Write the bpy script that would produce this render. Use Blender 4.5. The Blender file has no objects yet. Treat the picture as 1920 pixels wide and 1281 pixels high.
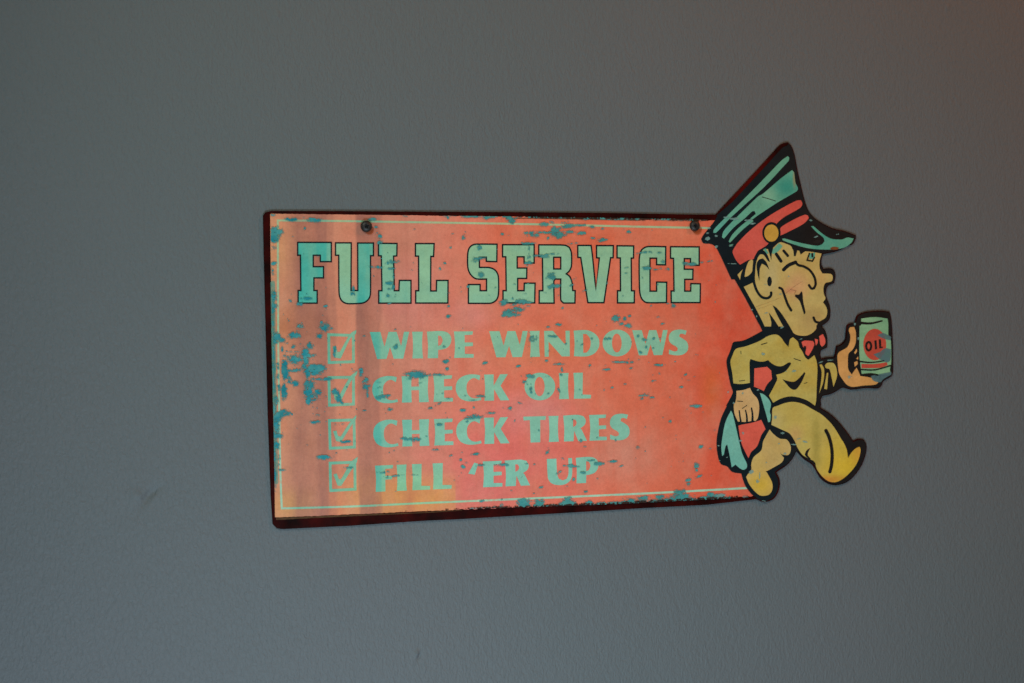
import bpy, math, random
import numpy as np
from mathutils import Vector, Matrix
from mathutils.geometry import tessellate_polygon

random.seed(7)
rng = np.random.default_rng(11)
sc = bpy.context.scene

# ------------------------------------------------------------------ camera
# the wall is the plane y = 0 (x right, z up); the camera stands 1.1 m off it,
# turned to the right, so that the left end of the sign is the nearer one
F = 2667.0; W, H = 1920.0, 1281.0
fwd = 2667.0
r_c = np.array([8240.0, 150.0, fwd]); r_c /= np.linalg.norm(r_c)      # wall right in camera (x right, y up, z ahead)
u_c = -np.array([1073.0, -106000.0, 2667.0]); u_c -= r_c * np.dot(u_c, r_c); u_c /= np.linalg.norm(u_c)
n_c = np.cross(r_c, u_c)
if n_c[2] < 0: n_c = -n_c                                             # into the wall
cam_right = np.array([r_c[0], n_c[0], u_c[0]])
cam_up = np.array([r_c[1], n_c[1], u_c[1]])
cam_fwd = np.array([r_c[2], n_c[2], u_c[2]])
CAM = -cam_fwd * 1.1
cd = bpy.data.cameras.new('camera'); cam = bpy.data.objects.new('camera', cd); sc.collection.objects.link(cam)
cd.sensor_width = 36; cd.lens = F / W * 36; cd.clip_end = 50; cd.clip_start = 0.02
M = Matrix.Identity(4)
for i in range(3):
    M[i][0] = cam_right[i]; M[i][1] = cam_up[i]; M[i][2] = -cam_fwd[i]; M[i][3] = CAM[i]
cam.matrix_world = M
sc.camera = cam
cd.dof.use_dof = True; cd.dof.focus_distance = 1.1; cd.dof.aperture_fstop = 7.0

# ------------------------------------------------------------------ light
world = bpy.data.worlds.new('World'); sc.world = world; world.use_nodes = True
bg = world.node_tree.nodes['Background']
bg.inputs[0].default_value = (1.0, 0.98, 0.82, 1); bg.inputs[1].default_value = 0.11
sc.view_settings.view_transform = 'Standard'; sc.view_settings.look = 'None'
sc.view_settings.exposure = 0.0; sc.view_settings.gamma = 1.0

def area(name, loc, target, size, size_y, power, col):
    l = bpy.data.lights.new(name, 'AREA'); l.shape = 'RECTANGLE'; l.size = size; l.size_y = size_y
    l.energy = power; l.color = col
    o = bpy.data.objects.new(name, l); sc.collection.objects.link(o)
    o.location = loc
    o.rotation_euler = (Vector(target) - Vector(loc)).to_track_quat('-Z', 'Y').to_euler()
    return o
def spot(name, loc, target, cone, power, col, radius):
    l = bpy.data.lights.new(name, 'SPOT'); l.spot_size = cone; l.spot_blend = 1.0; l.shadow_soft_size = radius
    l.energy = power; l.color = col
    o = bpy.data.objects.new(name, l); sc.collection.objects.link(o); o.location = loc
    o.rotation_euler = (Vector(target) - Vector(loc)).to_track_quat('-Z', 'Y').to_euler()
    return o
spot('added_key_spot', (-0.9, -1.1, 0.9), (0.06, 0, -0.02), 0.66, 40, (0.92, 1.0, 0.86), 0.10)  # added unseen key from upper left; its soft cone imitates lens vignetting
area('low_cool_light', (-0.2, -0.8, -0.6), (0.05, 0, -0.1), 0.5, 0.3, 7.6, (0.66, 0.83, 1.0))
area('warm_room_lamp', (0.85, -0.7, 0.85), (0.4, 0, 0.2), 0.25, 0.25, 5.6, (1.0, 0.31, 0.10))

# ------------------------------------------------------------------ plane helpers
def plane(px, py, h=0.0):
    """point of the photograph -> (x, z) on the plane parallel to the wall, h metres in front of it"""
    px = np.asarray(px, float); py = np.asarray(py, float)
    a = (px - W/2) / F; b = -(py - H/2) / F
    d = a[..., None]*cam_right + b[..., None]*cam_up + cam_fwd
    t = (-h - CAM[1]) / d[..., 1]
    p = CAM + d * t[..., None]
    return p[..., 0], p[..., 2]

STAND = 0.0007          # back of the plate off the wall
THICK = 0.0014
FACE = STAND + THICK    # front of the plate
ORG = plane(920, 960, FACE)          # base point of the sign
ox, oz = float(ORG[0]), float(ORG[1])
PX = 1.1 / F            # metres per photo pixel, about

def lin(c):
    return tuple(((v/255)/12.92 if v/255 <= 0.04045 else ((v/255+0.055)/1.055)**2.4) for v in c)

def link(o):
    sc.collection.objects.link(o); return o

def smooth(pts, closed=True, corner=52, sub=4):
    n = len(pts); P = [np.array(p, float) for p in pts]; out = []
    def is_corner(i):
        if not closed and (i == 0 or i == n-1): return True
        a = P[i] - P[(i-1) % n]; b = P[(i+1) % n] - P[i]
        la, lb = np.linalg.norm(a), np.linalg.norm(b)
        if la < 1e-6 or lb < 1e-6: return True
        return math.degrees(math.acos(max(-1, min(1, float(np.dot(a, b)/(la*lb)))))) > corner
    cn = [is_corner(i) for i in range(n)]
    rngi = range(n) if closed else range(n-1)
    for i in rngi:
        j = (i+1) % n
        p1, p2 = P[i], P[j]
        p0 = p1 if cn[i] else P[(i-1) % n]
        p3 = p2 if cn[j] else P[(j+1) % n]
        L = np.linalg.norm(p2-p1)
        m1 = (p2-p0)/2 if not cn[i] else (p2-p1)*0.8
        m2 = (p3-p1)/2 if not cn[j] else (p2-p1)*0.8
        for m in (m1, m2):
            l = np.linalg.norm(m)
            if l > L*1.1: m *= L*1.1/l
        if cn[i] and cn[j]:
            out.append(p1); continue
        for k in range(sub):
            t = k/sub
            out.append((2*t**3-3*t**2+1)*p1 + (t**3-2*t**2+t)*m1 + (-2*t**3+3*t**2)*p2 + (t**3-t**2)*m2)
    if not closed: out.append(P[-1])
    return [tuple(p) for p in out]

class Sheet:
    """thin printed shapes lying on the plate, each list entry a polygon in photo pixels"""
    def __init__(s): s.v = []; s.f = []; s.m = []
    def poly(s, pts, lay, mat=0, holes=(), sm=True, corner=52):
        h = FACE + lay*LAY
        loops = [smooth(pts, True, corner) if sm else list(pts)] + [smooth(q, True, corner) if sm else list(q) for q in holes]
        base = len(s.v); vl = []
        for lp in loops:
            a = np.array(lp); x, z = plane(a[:, 0], a[:, 1], h)
            vl.append([Vector((xx, zz, 0)) for xx, zz in zip(x, z)])
            s.v += [(xx-ox, -h, zz-oz) for xx, zz in zip(x, z)]
        for t in tessellate_polygon(vl):
            a, b, c = (s.v[base+i] for i in t)
            cr = (b[0]-a[0])*(c[2]-a[2]) - (b[2]-a[2])*(c[0]-a[0])
            if abs(cr) < 1e-14: continue
            t = tuple(base+i for i in t)
            s.f.append(t if cr > 0 else t[::-1]); s.m.append(mat)
    def stroke(s, pts, w, lay, mat=0, closed=False, sm=True, w1=None, corner=60):
        p = smooth(pts, closed, corner) if sm else list(pts)
        n = len(p); a = np.array(p); lft = []; rgt = []
        for i in range(n):
            if closed: d0 = a[i]-a[i-1]; d1 = a[(i+1) % n]-a[i]
            else: d0 = a[max(i,1)]-a[max(i,1)-1]; d1 = a[min(i+1,n-1)]-a[min(i+1,n-1)-1]
            d0 = d0/(np.linalg.norm(d0)+1e-9); d1 = d1/(np.linalg.norm(d1)+1e-9)
            d = d0+d1; l = np.linalg.norm(d); d = d/l if l > 1e-6 else d1
            nn = np.array([-d[1], d[0]]); k = 1/max(0.6, float(np.dot(nn, [-d1[1], d1[0]])))
            t = i/max(1, n-1); ww = (w if w1 is None else (w + (w1-w)*t))/2*k
            lft.append(a[i]+nn*ww); rgt.append(a[i]-nn*ww)
        h = FACE + lay*LAY; base = len(s.v)
        for q in lft+rgt:
            x, z = plane(q[0], q[1], h); s.v.append((float(x)-ox, -h, float(z)-oz))
        for i in range(n if closed else n-1):
            j = (i+1) % n
            s.f.append((base+i, base+j, base+n+j, base+n+i)); s.m.append(mat)
        if not closed:      # rounded ends
            for e, sg in ((0, -1), (n-1, 1)):
                c = a[e]; d = (a[1]-a[0]) if e == 0 else (a[-1]-a[-2]); d = d/(np.linalg.norm(d)+1e-9)*sg
                ww = (w if (w1 is None or e == 0) else w1)/2; nn = np.array([-d[1], d[0]])
                b = len(s.v); ring = []
                for k in range(7):
                    an = -math.pi/2 + math.pi*k/6
                    q = c + nn*math.sin(an)*ww + d*math.cos(an)*ww*0.9
                    x, z = plane(q[0], q[1], h); s.v.append((float(x)-ox, -h, float(z)-oz)); ring.append(b+k)
                s.f.append(tuple(ring)); s.m.append(mat)
    def ellipse(s, cx, cy, rx, ry, lay, mat=0, n=40):
        s.poly([(cx+rx*math.cos(t*2*math.pi/n), cy+ry*math.sin(t*2*math.pi/n)) for t in range(n)], lay, mat, sm=False)
    def build(s, name, mats, parent):
        me = bpy.data.meshes.new(name); me.from_pydata(s.v, [], s.f); me.update()
        for m in mats: me.materials.append(m)
        if len(mats) > 1: me.polygons.foreach_set('material_index', s.m)
        o = link(bpy.data.objects.new(name, me)); o.parent = parent
        return o
LAY = 0.00009

# tile helpers: zoomed crops of the photograph were used for tracing
K = 320/1863.0
def T(x0, y0, k=K):
    return lambda *pts: [(x0+u*k, y0+v*k) for u, v in pts]
A1, A2, A3 = T(480, 380), T(780, 380), T(1080, 380)
B1, B2, B3 = T(480, 590), T(780, 590), T(1080, 590)
C1, C2, C3 = T(480, 780), T(780, 780), T(1080, 780)
D9 = T(1300, 250); E3 = T(1300, 440); G5 = T(1340, 610, 220/1566.0); L6 = T(1340, 760, 300/1920.0)
N4 = T(1500, 560, 200/1281.0); S7 = T(1400, 450, 180/1214.0)

# ------------------------------------------------------------------ materials
class NT:
    def __init__(s, name):
        s.m = bpy.data.materials.new(name); s.m.use_nodes = True; s.t = s.m.node_tree
        s.b = s.t.nodes['Principled BSDF']; s.tc = s.t.nodes.new('ShaderNodeTexCoord')
        s.xyz = None
    def n(s, typ, **kw):
        nd = s.t.nodes.new(typ)
        for k, v in kw.items(): setattr(nd, k, v)
        return nd
    def l(s, a, b): s.t.links.new(a, b)
    def mapping(s, scale, loc=(0,0,0), src=None):
        mp = s.n('ShaderNodeMapping'); mp.inputs['Scale'].default_value = scale; mp.inputs['Location'].default_value = loc
        s.l(src or s.tc.outputs['Object'], mp.inputs[0]); return mp.outputs[0]
    def noise(s, vec, scale, detail=4, rough=0.55, dist=0.0):
        nd = s.n('ShaderNodeTexNoise'); nd.inputs['Scale'].default_value = scale; nd.inputs['Detail'].default_value = detail
        nd.inputs['Roughness'].default_value = rough; nd.inputs['Distortion'].default_value = dist
        s.l(vec, nd.inputs['Vector']); return nd.outputs['Fac']
    def mr(s, v, a, b, c=0.0, d=1.0, smooth=False):
        nd = s.n('ShaderNodeMapRange'); nd.interpolation_type = 'SMOOTHSTEP' if smooth else 'LINEAR'
        for i, x in enumerate((a, b, c, d)): nd.inputs[i+1].default_value = x
        s.l(v, nd.inputs[0]); return nd.outputs[0]
    def math(s, op, a, b=None):
        nd = s.n('ShaderNodeMath', operation=op)
        for i, x in enumerate((a, b)):
            if x is None: continue
            if isinstance(x, (int, float)): nd.inputs[i].default_value = x
            else: s.l(x, nd.inputs[i])
        return nd.outputs[0]
    def mix(s, fac, a, b, mode='MIX'):
        nd = s.n('ShaderNodeMix', data_type='RGBA', blend_type=mode)
        if isinstance(fac, (int, float)): nd.inputs['Factor'].default_value = fac
        else: s.l(fac, nd.inputs['Factor'])
        for i, x in ((6, a), (7, b)):
            if isinstance(x, tuple): nd.inputs[i].default_value = (*x[:3], 1)
            else: s.l(x, nd.inputs[i])
        return nd.outputs[2]
    def sep(s):
        if s.xyz is None:
            nd = s.n('ShaderNodeSeparateXYZ'); s.l(s.tc.outputs['Object'], nd.inputs[0]); s.xyz = nd
        return s.xyz
    def blob(s, px, py, rpx, rpy, soft=1.0):
        """1 at a spot of the print, falling to 0 at its radius"""
        x, z = plane(px, py, FACE)
        mp = s.mapping((1/(rpx*PX), 0.0, 1/(rpy*PX)), (-(float(x)-ox)/(rpx*PX), 0, -(float(z)-oz)/(rpy*PX)))
        ln = s.n('ShaderNodeVectorMath', operation='LENGTH'); s.l(mp, ln.inputs[0])
        return s.mr(ln.outputs['Value'], 1.0, 0.0, 0.0, 1.0, True)

def X(px): return float(plane(px, 700, FACE)[0]) - ox

ALB = 1.17      # print colours are given as seen under the room light
def C(*c): return tuple(min(0.86, v*ALB) for v in lin(c))

def tone_bands(nt):
    """vertical bands of changed tone at the left of the print"""
    wob = nt.noise(nt.mapping((30, 0, 6)), 1.0, 3)
    x = nt.math('ADD', nt.sep().outputs['X'], nt.mr(wob, 0.3, 0.7, -0.0035, 0.0035))
    x0, x1 = X(495), X(830)
    f = nt.mr(x, x0, x1)
    cr = nt.n('ShaderNodeValToRGB'); nt.l(f, cr.inputs[0])
    st = [(495,.2),(528,.15),(545,.5),(560,.95),(585,.75),(596,1),(613,1),(619,.62),(629,.5),(634,.05),(667,.04),
          (673,.95),(697,.95),(703,.8),(717,.7),(722,.22),(750,.18),(765,.3),(775,.06),(829,.0)]
    el = cr.color_ramp.elements
    while len(el) > 1: el.remove(el[0])
    for i, (px, v) in enumerate(st):
        pos = (X(px)-x0)/(x1-x0)
        e = el[0] if i == 0 else el.new(pos)
        if i == 0: e.position = pos
        e.color = (v, v, v, 1)
    mod = nt.noise(nt.mapping((55, 0, 14), (3, 0, 5)), 1.0, 5, 0.6)
    return nt.math('MULTIPLY', cr.outputs[0], nt.mr(mod, 0.3, 0.6, 0.5, 1.0))

def finish(nt, col, rough=0.5, bump=0.12, grain=0.10, spec=0.22, base_dirt=0.10):
    fine = nt.noise(nt.mapping((1, 1, 1)), 1400, 3, 0.7)
    blot = nt.noise(nt.mapping((1, 1, 1.6), (7, 1, 2)), 60, 6, 0.62)
    g = nt.mr(fine, 0.25, 0.75, 1-grain, 1+grain)
    b = nt.mr(blot, 0.3, 0.72, 1-base_dirt, 1+base_dirt*0.7)
    mid = nt.noise(nt.mapping((1, 1, 1), (3, 8, 1)), 420, 4, 0.7)
    f = nt.math('MULTIPLY', nt.math('MULTIPLY', g, b), nt.mr(mid, 0.25, 0.75, 1-grain*0.9, 1+grain*0.9))
    cmb = nt.n('ShaderNodeCombineColor')
    for i in range(3): nt.l(f, cmb.inputs[i])
    col = nt.mix(1.0, col, cmb.outputs[0], 'MULTIPLY')
    nt.l(col, nt.b.inputs['Base Color'])
    nt.l(nt.mr(blot, 0.3, 0.7, rough-0.1, rough+0.12), nt.b.inputs['Roughness'])
    nt.b.inputs['Specular IOR Level'].default_value = spec
    bp = nt.n('ShaderNodeBump'); bp.inputs['Strength'].default_value = bump; bp.inputs['Distance'].default_value = 0.0002
    nt.l(nt.noise(nt.mapping((1, 1, 1)), 500, 5, 0.65), bp.inputs['Height']); nt.l(bp.outputs[0], nt.b.inputs['Normal'])
    return nt.m

def ramp_x(nt, stops, x0=495, x1=1430):
    f = nt.mr(nt.sep().outputs['X'], X(x0), X(x1))
    cr = nt.n('ShaderNodeValToRGB'); nt.l(f, cr.inputs[0]); el = cr.color_ramp.elements
    while len(el) > 1: el.remove(el[0])
    for i, (px, c) in enumerate(stops):
        pos = (X(px)-X(x0))/(X(x1)-X(x0))
        e = el[0] if i == 0 else el.new(pos)
        if i == 0: e.position = pos
        e.color = (*c, 1)
    return cr.outputs[0]

def mat_red():
    nt = NT('faded_red_print')
    col = ramp_x(nt, [(497, C(198,135,98)), (600, C(200,130,100)), (690, C(200,125,98)), (800, C(203,124,102)), (930, C(212,112,86)),
                      (1120, C(210,108,80)), (1250, C(204,102,74)), (1340, C(204,84,58)), (1420, C(200,82,58))])
    for a in [(1060, 440, 190, 70, C(212,106,72)), (760, 560, 120, 110, C(204,124,110)), (960, 860, 270, 170, C(210,104,96)),
              (1010, 650, 150, 60, C(208,116,80)), (720, 930, 170, 80, C(204,142,78)), (545, 950, 60, 50, C(204,150,84)),
              (520, 470, 50, 90, C(206,146,100)), (550, 610, 55, 45, C(186,112,66)), (690, 640, 50, 110, C(204,146,116)),
              (1180, 850, 120, 90, C(196,128,106)), (1000, 775, 140, 70, C(206,122,114)), (880, 590, 80, 50, C(206,126,112)), (1370, 560, 60, 150, C(196,76,52)), (1335, 730, 40, 90, C(196,94,50)),
              (1270, 440, 120, 50, C(208,118,86)), (1090, 480, 80, 120, C(206,96,66))]:
        col = nt.mix(nt.math('MULTIPLY', nt.blob(*a[:4]), 0.85), col, a[4])
    cut = nt.mr(nt.sep().outputs['X'], X(850), X(853), 1.0, 0.0)
    col = nt.mix(nt.math('MULTIPLY', nt.math('MULTIPLY', nt.blob(800, 935, 170, 55), cut), 0.95), col, C(206, 140, 72))
    col = nt.mix(nt.math('MULTIPLY', nt.blob(915, 925, 90, 60), 0.7), col, C(208, 104, 98))
    stk = nt.noise(nt.mapping((150, 0, 3), (1, 0, 2)), 1.0, 4, 0.6)
    col = nt.mix(nt.mr(stk, 0.55, 0.8, 0, 0.35), col, C(196, 92, 66))
    mott = nt.noise(nt.mapping((1, 1, 0.7), (2, 0, 9)), 38, 6, 0.65)
    col = nt.mix(nt.mr(mott, 0.42, 0.75, 0, 0.42), col, C(196, 138, 112))
    mott2 = nt.noise(nt.mapping((1.6, 1, 0.5), (5, 0, 3)), 24, 5, 0.6)
    col = nt.mix(nt.mr(mott2, 0.5, 0.8, 0, 0.45), col, C(206, 92, 62))
    col = nt.mix(nt.math('MULTIPLY', tone_bands(nt), 0.92), col, C(148, 96, 82))
    col = nt.mix(nt.math('MULTIPLY', nt.blob(575, 610, 70, 55), 0.6), col, C(158, 100, 78))
    return finish(nt, col, 0.44, grain=0.12, base_dirt=0.08)

def mat_green(name='faded_green_lettering', a=(138,180,140), b=(126,182,158), st=(46,160,146), wear0=0.67):
    nt = NT(name)
    z = nt.sep().outputs['Z']
    zt = float(plane(900, 460, FACE)[1])-oz; zb = float(plane(900, 900, FACE)[1])-oz
    col = nt.mix(nt.mr(z, zt, zb), C(*a), C(*b))
    col = nt.mix(nt.math('MULTIPLY', nt.blob(760, 930, 170, 110), 0.7), col, C(140, 184, 122))
    m = nt.noise(nt.mapping((1, 1, 1), (4, 2, 6)), 45, 5, 0.6)
    col = nt.mix(nt.mr(m, 0.45, 0.75, 0, 0.45), col, C(112, 172, 150))
    col = nt.mix(tone_bands(nt), col, C(*st))
    worn = nt.noise(nt.mapping((1, 1, 1.5), (9, 4, 1)), 150, 6, 0.75)
    col = nt.mix(nt.mr(worn, wear0, wear0+0.14, 0, 0.6), col, C(186, 140, 108))
    return finish(nt, col, 0.44)

def mat_flat(name, c, c2=None, grain=0.12, rough=0.48, dirt=0.12, scale=50, amt=0.6):
    nt = NT(name)
    m = nt.noise(nt.mapping((1, 1, 1), (1, 5, 3)), scale, 5, 0.6)
    col = nt.mix(nt.mr(m, 0.4, 0.7, 0, amt), C(*c), C(*(c2 or c)))
    return finish(nt, col, rough, grain=grain, base_dirt=dirt)

RED = mat_red()
GRN = mat_green()
LINE = mat_green('pale_green_border_line', (160,178,134), (156,190,160), (104,160,134), 0.53)
BOXG = mat_green('worn_check_box_print', (126,172,138), (118,170,140), (70,158,136), 0.58)
def mat_ink():
    nt = NT('dark_ink_print')
    m = nt.noise(nt.mapping((1, 1, 1), (1, 5, 3)), 50, 5, 0.6)
    col = nt.mix(nt.mr(m, 0.4, 0.7, 0, 0.6), lin((14,28,33)), lin((10,20,24)))
    warm_light = nt.mr(nt.sep().outputs['X'], X(1430), X(1530), 0, 0.85)  # warm light on the right side put into the ink colour
    col = nt.mix(warm_light, col, lin((30,25,22)))
    return finish(nt, col, 0.55, grain=0.15, spec=0.12)
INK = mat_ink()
INK2 = mat_flat('brown_black_ink', (30,27,25), (20,18,18), rough=0.42)
HATG = mat_flat('teal_cap_print', (96,158,130), (50,138,120), scale=30, amt=0.9)
HATR = mat_flat('red_cap_band_print', (196,86,72), (184,66,52), scale=40)
GOLD = mat_flat('gold_badge_print', (192,150,62), (176,136,50))
SKIN = mat_flat('skin_tone_print', (182,160,100), (180,142,88), scale=30, amt=0.9)
HAND = mat_flat('hand_tone_print', (194,160,106), (182,142,88), scale=35)
ORNG = mat_flat('orange_hand_print', (196,146,84), (186,136,70))
CLOTH = mat_flat('olive_yellow_uniform_print', (174,160,84), (174,148,62), scale=34, amt=1.0)
CLOTH2 = mat_flat('yellow_boot_print', (186,162,62), (172,146,58), scale=30)
def mat_leg(name, base, spots):
    nt = NT(name); col = C(*base)
    m = nt.noise(nt.mapping((1, 1, 1), (1, 5, 3)), 28, 5, 0.6)
    col = nt.mix(nt.mr(m, 0.4, 0.7, 0, 0.7), col, C(base[0]+2, base[1]-12, base[2]-16))
    for x, y, a, b, c, k in spots: col = nt.mix(nt.math('MULTIPLY', nt.blob(x, y, a, b), k), col, C(*c))
    return finish(nt, col, 0.48)
FACEM = mat_leg('face_print', (180,160,94), [(1495,535,42,45,(192,148,100),.9), (1447,520,26,60,(176,164,112),.7), (1520,600,45,40,(166,140,84),.9),
    (1480,545,24,12,(186,120,90),.6), (1540,520,26,30,(190,150,88),.6), (1400,600,40,60,(190,164,104),.5)])
CAPM = mat_leg('teal_cap_cloth_print', (92,158,132), [(1475,350,48,38,(52,138,120),1), (1440,366,26,24,(116,168,138),.9), (1350,425,50,36,(84,160,144),.8), (1489,335,6,28,(150,130,84),.7)])
RUST = mat_flat('rusty_visor_edge', (120,70,36), (90,50,28), scale=120)
LEG = mat_leg('yellow_trouser_and_boot_print', (178,162,84), [(1585,870,90,90,(198,166,46),1), (1450,790,40,40,(176,160,104),.6), (1610,845,34,50,(190,140,46),.8), (1530,830,16,90,(150,136,62),.8),
    (1550,900,70,14,(188,120,44),.8), (1490,815,30,30,(184,146,88),.8), (1580,830,30,60,(184,160,62),.7)])
BLEG = mat_leg('back_trouser_and_boot_print', (182,158,96), [(1425,910,55,45,(194,160,58),1), (1460,835,30,30,(180,150,84),.6), (1420,870,30,40,(188,160,84),.6)])
TOWEL = mat_flat('teal_towel_print', (112,172,152), (92,156,140))
BOW = mat_flat('red_bow_tie_print', (206,88,72), (196,78,64))
CANG = mat_flat('green_can_print', (124,166,124), (100,152,116))
CANR = mat_flat('red_can_print', (176,72,54), (160,62,48))
GAPRED = mat_flat('red_gap_print', (204,88,70), (196,80,62))
def mat_chip():
    nt = NT('teal_bare_chip')
    m = nt.noise(nt.mapping((1, 1, 1), (1, 5, 3)), 110, 5, 0.65)
    col = nt.mix(nt.mr(nt.sep().outputs['X'], X(640), X(900)), C(18,120,130), C(54,128,126))
    col = nt.mix(nt.mr(m, 0.42, 0.7, 0, 0.7), col, C(84,148,136))
    return finish(nt, col, 0.5, base_dirt=0.2)
CHIP = mat_chip()
DARKCH = mat_flat('dark_edge_chip', (48,34,26), (30,20,16), scale=90)

def mat_thin(name, c, alpha):
    nt = NT(name); m = nt.noise(nt.mapping((1, 1, 1)), 260, 4, 0.6)
    nt.b.inputs['Base Color'].default_value = (*C(*c), 1); nt.b.inputs['Roughness'].default_value = 0.5
    nt.b.inputs['Specular IOR Level'].default_value = 0.15
    nt.l(nt.mr(m, 0.3, 0.7, alpha-0.2, alpha+0.2), nt.b.inputs['Alpha']); return nt.m
SMUDGE = mat_thin('grey_blue_scuff', (82,112,114), 0.75)
CHIPL = mat_thin('pale_fleck', (118,156,148), 0.62)
THIN = mat_thin('half_worn_teal', (50,130,126), 0.45)
BRNM = mat_thin('brown_worn_margin', (92,66,40), 0.6)
STRIP = mat_thin('faded_teal_margin', (96,158,136), 0.5)
CRACK = mat_thin('brown_hairline', (130,92,60), 0.25)
SCRSHADE = mat_thin('screw_shadow_tint', (150,72,30), 0.55)
def mat_plate():
    nt = NT('dark_maroon_enamelled_steel')
    m = nt.noise(nt.mapping((1, 1, 1)), 35, 5, 0.6)
    col = nt.mix(nt.mr(m, 0.35, 0.7), lin((16, 2, 1)), lin((62, 6, 3)))
    col = nt.mix(nt.blob(1400, 335, 110, 90), col, lin((78, 9, 5)))
    return finish(nt, col, 0.62, grain=0.2, spec=0.06)
PLATE = mat_plate()

def mat_wall():
    nt = NT('grey_rolled_wall_paint')
    big = nt.noise(nt.mapping((1, 1, 1)), 3.0, 3, 0.5)
    col = nt.mix(nt.mr(big, 0.35, 0.65), lin((93,102,103)), lin((96,102,103)))
    fine = nt.noise(nt.mapping((1, 1, 1)), 700, 3, 0.6)
    cmb = nt.n('ShaderNodeCombineColor'); g = nt.mr(fine, 0.3, 0.7, 0.97, 1.03)
    for i in range(3): nt.l(g, cmb.inputs[i])
    nt.l(nt.mix(1.0, col, cmb.outputs[0], 'MULTIPLY'), nt.b.inputs['Base Color'])
    nt.b.inputs['Roughness'].default_value = 0.62; nt.b.inputs['Specular IOR Level'].default_value = 0.3
    # roller stipple: fine ridges leaning to the right, broken by larger orange peel
    mp = nt.n('ShaderNodeMapping'); mp.inputs['Rotation'].default_value = (0, math.radians(34), 0)
    mp.inputs['Scale'].default_value = (1.0, 1.0, 0.5); nt.l(nt.tc.outputs['Object'], mp.inputs[0])
    a = nt.math('MULTIPLY', nt.noise(mp.outputs[0], 430, 3, 0.55, 0.8), 1.6)
    b = nt.noise(nt.mapping((1, 1, 0.7)), 150, 3, 0.5)
    c = nt.noise(nt.mapping((1, 1, 1)), 22, 2, 0.5)
    h = nt.math('ADD', nt.math('ADD', a, nt.math('MULTIPLY', b, 0.9)), nt.math('MULTIPLY', c, 1.2))
    bp = nt.n('ShaderNodeBump'); bp.inputs['Strength'].default_value = 0.52; bp.inputs['Distance'].default_value = 0.0011
    nt.l(h, bp.inputs['Height']); nt.l(bp.outputs[0], nt.b.inputs['Normal'])
    return nt.m

# ------------------------------------------------------------------ wall
def build_wall():
    # one sheet with real bumps where the plaster is dented; finer grid near the two dents
    marks = [(276, 931, 7, 20, 0.55, -0.0009), (290, 922, 5, 16, 0.9, -0.0006), (258, 928, 16, 10, 0, 0.0005),
             (786, 1232, 3, 9, 0.5, -0.0006), (781, 1226, 4, 7, 0.3, 0.0006), (1777, 14, 4, 6, 0.6, 0.0005), (448, 860, 3, 4, 0, -0.0003),
             (742, 1010, 3, 3, 0, -0.0004), (520, 30, 3, 6, .4, .0004)]
    xs = set(np.round(np.linspace(-2.2, 2.6, 25), 4)); zs = set(np.round(np.linspace(-1.5, 1.7, 17), 4))
    mk = []
    for px, py, a, b, rot, d in marks:
        x, z = plane(px, py); x = float(x); z = float(z); mk.append((x, z, a*PX, b*PX, rot, d))
        xs |= set(np.round(np.linspace(x-0.02, x+0.02, 29), 5)); zs |= set(np.round(np.linspace(z-0.02, z+0.02, 29), 5))
    xs = np.array(sorted(xs)); zs = np.array(sorted(zs)); X_, Z_ = np.meshgrid(xs, zs)
    Y = np.zeros_like(X_)
    for x, z, a, b, rot, d in mk:
        dx = X_-x; dz = Z_-z; c, s_ = math.cos(rot), math.sin(rot)
        u = dx*c - dz*s_; v = dx*s_ + dz*c
        Y -= 1.8*d*np.exp(-(u/a)**2-(v/b)**2)
    nx, nz = len(xs), len(zs)
    vs = np.stack([X_, Y, Z_], -1).reshape(-1, 3)
    i = np.arange(nx-1)[None, :] + np.arange(nz-1)[:, None]*nx
    fs = np.stack([i, i+1, i+1+nx, i+nx], -1).reshape(-1, 4)
    me = bpy.data.meshes.new('wall'); me.from_pydata(vs.tolist(), [], fs.tolist()); me.update()
    me.polygons.foreach_set('use_smooth', [True]*len(me.polygons))
    me.materials.append(mat_wall())
    o = link(bpy.data.objects.new('wall', me)); o['kind'] = 'structure'
    return o
build_wall()

# ------------------------------------------------------------------ the sign
sign = link(bpy.data.objects.new('sign', None)); sign.location = (ox, 0, oz)
sign['label'] = 'weathered red metal FULL SERVICE sign with cut-out cartoon attendant, screwed to the grey wall'
sign['category'] = 'sign'

HATJ = (1342.5, 402.4); SHOEJ = (1418, 936.5)
fig_out = [HATJ] + D9((700,400),(900,180),(960,120),(1030,95),(1075,140),(1110,240),(1140,400),(1190,620),(1240,800),(1300,900),
    (1400,975),(1520,1035),(1650,1065),(1780,1115),(1775,1160),(1740,1215)) + \
    E3((1690,120),(1580,180),(1420,215),(1408,250),(1400,320),(1425,375),(1500,368),(1545,400),(1555,460),(1540,530),(1475,560),
    (1455,610),(1455,680),(1490,770),(1500,860),(1480,940),(1400,1000),(1440,1045),(1465,1130),(1465,1230)) + \
    N4((322,590),(258,622),(245,680),(262,720),(330,705),(415,700),(430,630),(440,570),(500,545),(545,490),(555,420),(565,330),
    (600,300),(660,295),(675,240),(700,195),(790,160),(900,146),(1000,146),(1080,160),(1102,250),(1118,500),(1122,700),(1122,880),
    (1100,935),(1010,990),(985,1045),(940,1080),(800,1075),(620,1095),(520,1070),(455,1105),(380,1145),(275,1170),(252,1220),(258,1270)) + \
    L6((1270,30),(1400,110),(1520,230),(1620,360),(1665,430),(1720,405),(1790,410),(1825,470),(1820,580),(1770,720),(1680,850),
    (1580,930),(1460,960),(1360,940),(1270,870),(1180,720),(1080,650),(985,550),(940,640),(870,720),(740,810),(780,880),(785,980),
    (750,1080),(690,1140),(600,1165),(540,1145)) + [SHOEJ]
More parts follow.
